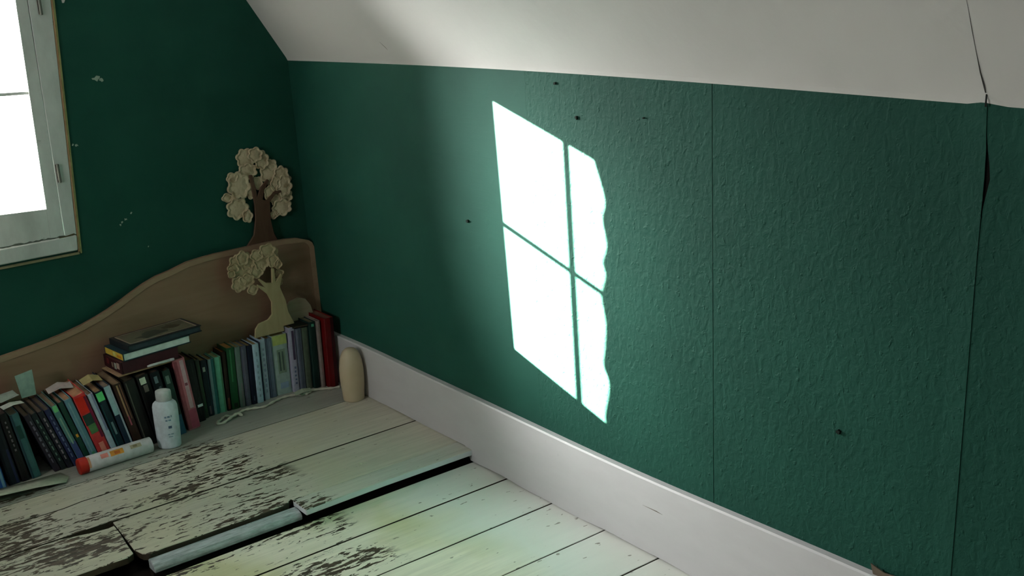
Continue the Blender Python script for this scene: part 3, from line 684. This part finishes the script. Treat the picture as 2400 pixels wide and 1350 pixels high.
# ------------------------------------------------------------------ pile of lying books
def lying(label, loc, rz, lx, ly, th, cov, pages, spine='left', extra=None, group='books lying in a pile on the leaning books', ptint=1.1):
    b = thing('book', label, 'book', loc, (0, 0, math.radians(rz)), group)
    e = .0024; mc = flat(cov, .45, K)
    m = MB().box(0, lx, 0, ly, 0, e).box(0, lx, 0, ly, th-e, th).box(0, e, 0, ly, e, th-e)
    m.obj('cover', mc, b, .0005)
    MB().box(e, lx-.003, .003, ly-.003, e, th-e).obj('page_block', flat(pages, .9, ptint), b)
    if extra: extra(b, lx, ly, th)
    return b
Z0 = .2245
cb = thing('cardboard_sheet', 'thin tan cardboard sheet under the pile of lying books', 'cardboard', (-.735, -.190, Z0), (0, 0, math.radians(5)))
MB().box(0, .190, 0, .118, 0, .0022).box(.012, .18, .004, .118, .0024, .0040).obj('sheet', flat((150, 124, 96), .85, 1.1), cb, .0004)
def mar(b, lx, ly, th):
    # front long side shows a maroon fore-edge flap, the left end carries print
    MB().box(.004, lx-.002, .0005, .0028, .0024, th-.0024).obj('fore_edge', flat((58, 14, 26), .5, 1.2), b)
    for k, (a, c, z0, z1, col) in enumerate(((.012, .03, .012, .03, (150, 130, 120)), (.034, .048, .008, .026, (140, 150, 138)), (.056, .066, .010, .024, (120, 104, 92)), (.085, .1, .014, .03, (92, 30, 34)))):
        MB().box(-.0006, .0002, a, c, z0, z1).obj('spine_print', flat(col, .5, 1.3), b)
lying('thick maroon book at the bottom of the lying pile, above the cardboard', (-.722, -.186, Z0+.0042), 5, .178, .122, .036, (44, 12, 20), (80, 26, 34), extra=mar)
def yel(b, lx, ly, th):
    MB().box(-.0006, .0002, .004, ly-.006, .003, th-.003).obj('spine_label', flat((190, 160, 60), .5, 1.3), b)
    MB().box(-.0010, .0002, .012, .040, .006, th-.010).obj('spine_print', flat((176, 116, 22), .5, 1.2), b)
    MB().box(-.0010, .0002, .050, .066, .006, th-.006).obj('spine_print', flat((196, 200, 120), .5, 1.2), b)
lying('dark teal hardback with a yellow spine and white page edges, middle of the pile', (-.712, -.188, Z0+.0406), 6.5, .212, .124, .024, (22, 44, 52), (196, 204, 200), extra=yel, ptint=1.4)
def fr_art(b, lx, ly, th):
    MB().box(.012, lx-.010, .010, ly-.010, th, th+.0006).obj('cover_panel', flat((84, 82, 66), .5, 1.2), b)
    m = MB()
    for x0, x1, y0, y1 in ((.012, lx-.010, .010, .0135), (.012, lx-.010, ly-.0135, ly-.010), (.012, .0155, .0135, ly-.0135), (lx-.0135, lx-.010, .0135, ly-.0135)):
        m.box(x0, x1, y0, y1, th+.0006, th+.0012)
    m.obj('cover_border', flat((128, 112, 100), .5, 1.2), b)
    blob(lx*.42, ly*.40, .028, 'z', th+.0006, th+.0010, 12, 1.5).obj('cover_picture', flat((44, 52, 44), .5, 1.2), b)
    blob(lx*.72, ly*.60, .020, 'z', th+.0006, th+.0010, 12, 1.3).obj('cover_picture', flat((58, 54, 40), .5, 1.2), b)
lying('black book with a framed grey cover picture, top of the lying pile', (-.694, -.189, Z0+.0650), 7.0, .234, .123, .019, (16, 24, 30), (56, 66, 74), extra=fr_art)
pen = thing('pen', 'short white pen lying against the maroon book in the pile', 'pen', (-.650, -.1935, Z0+.0075), (0, 0, math.radians(5)))
tube([(0, 0, .004), (.012, -.0002, .0045), (.070, -.0012, .0045)], [.0028, .0038, .0038], 10).obj('barrel', flat((196, 196, 196), .4, 1.3), pen, smooth=True)
tube([(.070, -.0012, .0045), (.082, -.0013, .0045)], [.0042, .0040], 10).obj('cap', flat((186, 180, 190), .4, 1.3), pen, smooth=True)
# rest for the pen: folded cardboard flap of the sheet keeps it up
ye = thing('dried_flower', 'crumpled yellow wrapper tucked at the left end of the pile', 'wrapper', (-.728, -.12, Z0+.045))
bm_v = []; rdm = random.Random(5)

# ------------------------------------------------------------------ papers on the left books
def sheet(name, label, cat, pts, mat, loc=(0, 0, 0), rot=(0, 0, 0), th=.0006, group=None):
    """curled sheet from a small grid of points"""
    ny_, nx_ = len(pts), len(pts[0]); t_ = thing(name, label, cat, loc, rot, group)
    m = MB().add([p for r in pts for p in r], [(j*nx_+i, j*nx_+i+1, (j+1)*nx_+i+1, (j+1)*nx_+i) for j in range(ny_-1) for i in range(nx_-1)])
    o = m.obj('sheet', mat, t_, smooth=ny_*nx_ > 12); s_ = o.modifiers.new('s', 'SOLIDIFY'); s_.thickness = th
    return t_
bpy.data.objects.remove(ye)
MP = flat((150, 158, 150), .85, 1.2); MPW = flat((190, 190, 182), .85, 1.2); MPP = flat((176, 160, 160), .85, 1.2)
zt = .2135
sheet('paper', 'upright folded pale green card standing on the leftmost books', 'paper', [[(-.022, 0, 0), (.018, .004, 0)], [(-.024, .008, .030), (.020, .010, .030)], [(-.026, .020, .062), (.023, .024, .068)]], flat((126, 150, 140), .85, 1.2), (-.962, -.115, zt-.002))
sheet('paper', 'crumpled grey paper lying behind the folded card', 'paper', [[(-.10, -.03, .002), (-.05, -.035, .012), (0, -.03, .004), (.05, -.02, .010)], [(-.10, 0, .010), (-.05, 0, .004), (0, .0, .014), (.05, .004, .006)], [(-.10, .03, .004), (-.05, .03, .012), (0, .035, .006), (.045, .03, .012)]], MP, (-1.04, -.10, zt+.002))
sheet('paper', 'white paper strip on the books left of the folded card', 'paper', [[(-.03, -.012, .003), (0, -.014, .008), (.03, -.01, .003)], [(-.03, .012, .006), (0, .012, .010), (.03, .014, .004)]], MPW, (-1.02, -.155, zt-.004), (0, 0, .2))
sheet('paper', 'crumpled pinkish paper scrap on the books behind the red one', 'paper', [[(-.04, -.02, .004), (-.01, -.026, .014), (.03, -.02, .004)], [(-.04, .005, .012), (-.01, .0, .006), (.03, .01, .016)], [(-.036, .03, .004), (0, .03, .016), (.035, .028, .006)]], MPP, (-.875, -.105, .2035))
sheet('paper', 'curled tan paper scrap left of the lying pile', 'paper', [[(-.028, -.02, .002), (0, -.02, .010), (.028, -.02, .003)], [(-.028, .02, .008), (0, .02, .018), (.028, .02, .009)]], flat((150, 136, 92), .85, 1.2), (-.795, -.125, .2105))

# ------------------------------------------------------------------ things on the floor
# white powder bottle
bo = thing('powder_bottle', 'white plastic powder bottle with small blue print, standing before the books', 'bottle', (-.640, -.252, 0), (0, math.radians(1.2), math.radians(-30)))
MW = flat((205, 214, 222), .35, 1.15)
lathe([(.024, 0), (.030, .0015), (.033, .006), (.034, .02), (.0355, .07), (.036, .115), (.0355, .128), (.033, .137), (.027, .143), (.0215, .1455)], 40, .72).obj('body', MW, bo, smooth=True)
lathe([(.0205, .1445), (.0225, .1455), (.0225, .170), (.0215, .1745), (.018, .1765)], 32, .80).obj('cap', flat((196, 200, 200), .4, 1.1), bo, smooth=True)
def curved_print(parent, u0_, u1_, z0, z1, c, rx=.0362, sy=.72):
    n = 6; vs = []
    for i in range(n+1):
        a = -math.pi/2+(u0_+(u1_-u0_)*i/n)
        for z in (z0, z1):
            q = rx-.0004+.0006
            vs.append((q*math.cos(a), sy*q*math.sin(a)-.0002, z))
    MB().add(vs, [(2*i, 2*i+2, 2*i+3, 2*i+1) for i in range(n)]).obj('print', flat(c, .5, 1.0), parent)
for u0_, u1_, z0, z1, c in ((.0, .16, .098, .103, (110, 140, 165)), (.22, .42, .0985, .104, (112, 142, 168)), (.50, .60, .100, .105, (116, 146, 168)), (.05, .22, .088, .0925, (118, 148, 170)), (.28, .50, .0885, .093, (120, 150, 172)), (.22, .50, .0655, .0735, (84, 106, 134)), (.12, .30, .046, .049, (134, 162, 180)), (.36, .58, .0465, .0495, (134, 162, 180)), (.16, .5, .039, .0415, (136, 164, 182))):
    curved_print(bo, u0_, u1_, z0, z1, c)
# lying tube with a red end
cn = thing('cardboard_tube', 'white cardboard tube with a red end and orange print, lying before the books', 'tube', (-.798, -.2535, .0228), (0, 0, math.radians(2)))
m = lathe([(.0222, -.088), (.0228, -.0865), (.0228, .1035), (.0222, .1045)], 36); o = m.obj('body', flat((206, 200, 204), .5, 1.15), cn, smooth=True); o.rotation_euler = (0, math.pi/2, 0)
m = lathe([(.0222, -.1045), (.0231, -.103), (.0231, -.082), (.0228, -.081)], 36); o = m.obj('end_cap', flat((170, 34, 22), .5, 1.1), cn, smooth=True); o.rotation_euler = (0, math.pi/2, 0)
def tube_print(x0, x1, a0, a1, c):
    n = 6; vs = []
    for i in range(n+1):
        a = a0+(a1-a0)*i/n
        for x in (x0, x1): vs.append((x, -.0231*math.cos(a), .0231*math.sin(a)))
    MB().add(vs, [(2*i, 2*i+1, 2*i+3, 2*i+2) for i in range(n)]).obj('print', flat(c, .5, 1.1), cn)
tube_print(-.045, -.024, .5, 1.1, (216, 130, 120)); tube_print(-.018, .020, .42, 1.15, (206, 140, 50)); tube_print(-.006, .010, .55, .95, (176, 84, 20)); tube_print(.040, .072, .55, 1.1, (170, 156, 130)); tube_print(.048, .06, .7, 1.0, (120, 104, 76)); tube_print(-.081, -.075, -.2, 1.3, (196, 140, 110))
# cream vase-like wooden shape in the corner
va = thing('rounded_candle', 'cream rounded candle-like block standing on the floor in the corner', 'ornament', (-.0625, -.318, 0), (0, math.radians(1), 0))
t = NT('cream_wax'); t.col(t.mix(t.ramp(t.noise(t.pos(), 14, 3), .3, .7), (.52, .42, .27, 1), (.58, .48, .34, 1))); t.rough(.5); t.b.inputs['Subsurface Weight'].default_value = .0
lathe([(.0300, 0), (.0325, .0015), (.0335, .004), (.0345, .02), (.0372, .05), (.0385, .08), (.0380, .105), (.0350, .130), (.0300, .148), (.0240, .160), (.0160, .1675), (.008, .1705), (.002, .1712)], 48).obj('body', t.m, va, smooth=True)

# crumpled white cord along the foot of the books
cp = [(-.046, -.196, .004), (-.075, -.185, .004), (-.101, -.170, .005), (-.13, -.163, .006), (-.150, -.172, .005), (-.167, -.166, .005), (-.20, -.152, .006), (-.229, -.147, .005), (-.262, -.160, .006), (-.302, -.176, .005), (-.335, -.166, .006), (-.36, -.158, .006), (-.384, -.166, .006), (-.405, -.182, .006), (-.43, -.168, .008), (-.447, -.178, .006), (-.470, -.195, .005), (-.455, -.208, .005), (-.425, -.196, .010), (-.400, -.188, .013), (-.385, -.196, .006)]
co = thing('cord', 'crumpled whitish cord lying along the foot of the upright books', 'cord', (0, 0, 0))
sp_ = smooth_path([(a, b, c-.0005) for a, b, c in cp], 6)
tube(sp_, [.0042+.0012*math.sin(i*1.3) for i in range(len(sp_))], 8).obj('strand', flat((190, 188, 172), .85, 1.25), co, smooth=True)
sc = sheet('paper', 'small scrap of crumpled white plastic on the cord before the pale books', 'wrapper', [[(-.03, -.008, .002), (0, -.012, .009), (.028, -.006, .003)], [(-.028, .008, .009), (0, .008, .014), (.03, .010, .008)]], flat((150, 160, 140), .5, 1.2), (-.165, -.172, .0085))
# curled paper on the floor at the left edge
sheet('paper', 'large curled sheet of off-white paper on the floor at the left edge', 'paper',
      [[(-.22, -.060, .040), (-.12, -.062, .034), (-.04, -.058, .026), (.04, -.055, .018), (.115, -.050, .006)],
       [(-.22, -.01, .030), (-.12, -.012, .026), (-.04, -.01, .018), (.05, -.005, .010), (.135, -.005, .001)],
       [(-.22, .035, .010), (-.12, .04, .008), (-.04, .045, .005), (.05, .045, .001), (.125, .040, .0008)]], flat((176, 178, 160), .85, 1.15), (-1.065, -.245, .0005), th=.0008)
# small flakes of paint lying on the boards
for i, (x, y, r) in enumerate(((-.295, -.762, .006), (-.285, -.768, .004), (-.302, -.772, .004))):
    o = blob(0, 0, r, 'z', 0, .0012, 7, .5, .5).obj('paint_flake', flat((200, 205, 180), .8, 1.1), None)
    o.location = (x, y, .0008+.0001*i); o.rotation_euler = (0, 0, i*1.1)
    tag(o, ('largest', 'rightmost', 'nearest')[i]+' of three tiny pale paint flakes lying together on the board before the step', 'paint flake', 'paint flakes')
# torn scrap standing on the baseboard at the bottom edge
to = thing('cardboard_scrap', 'torn greyish brown scrap standing on the baseboard at the bottom right', 'cardboard', (-.0115, -2.245, .1625))
MB().prism([(-.07, -.001), (.036, .000), (.042, .020), (.028, .016), (.012, .012), (-.02, .016), (-.07, .020)], 'x', -.0012, .0012).obj('sheet', flat((104, 92, 78), .9, 1.1), to)

# pale field outside
t = NT('pale_snowy_field'); t.col(t.mix(t.noise(t.pos(world=True), .6, 4), (.62, .62, .60, 1), (.80, .80, .80, 1))); t.rough(.9)
g = MB().box(-60, 60, 3.0, 120, -3.3, -3.2).obj('ground', t.m); tag(g, kind='structure')
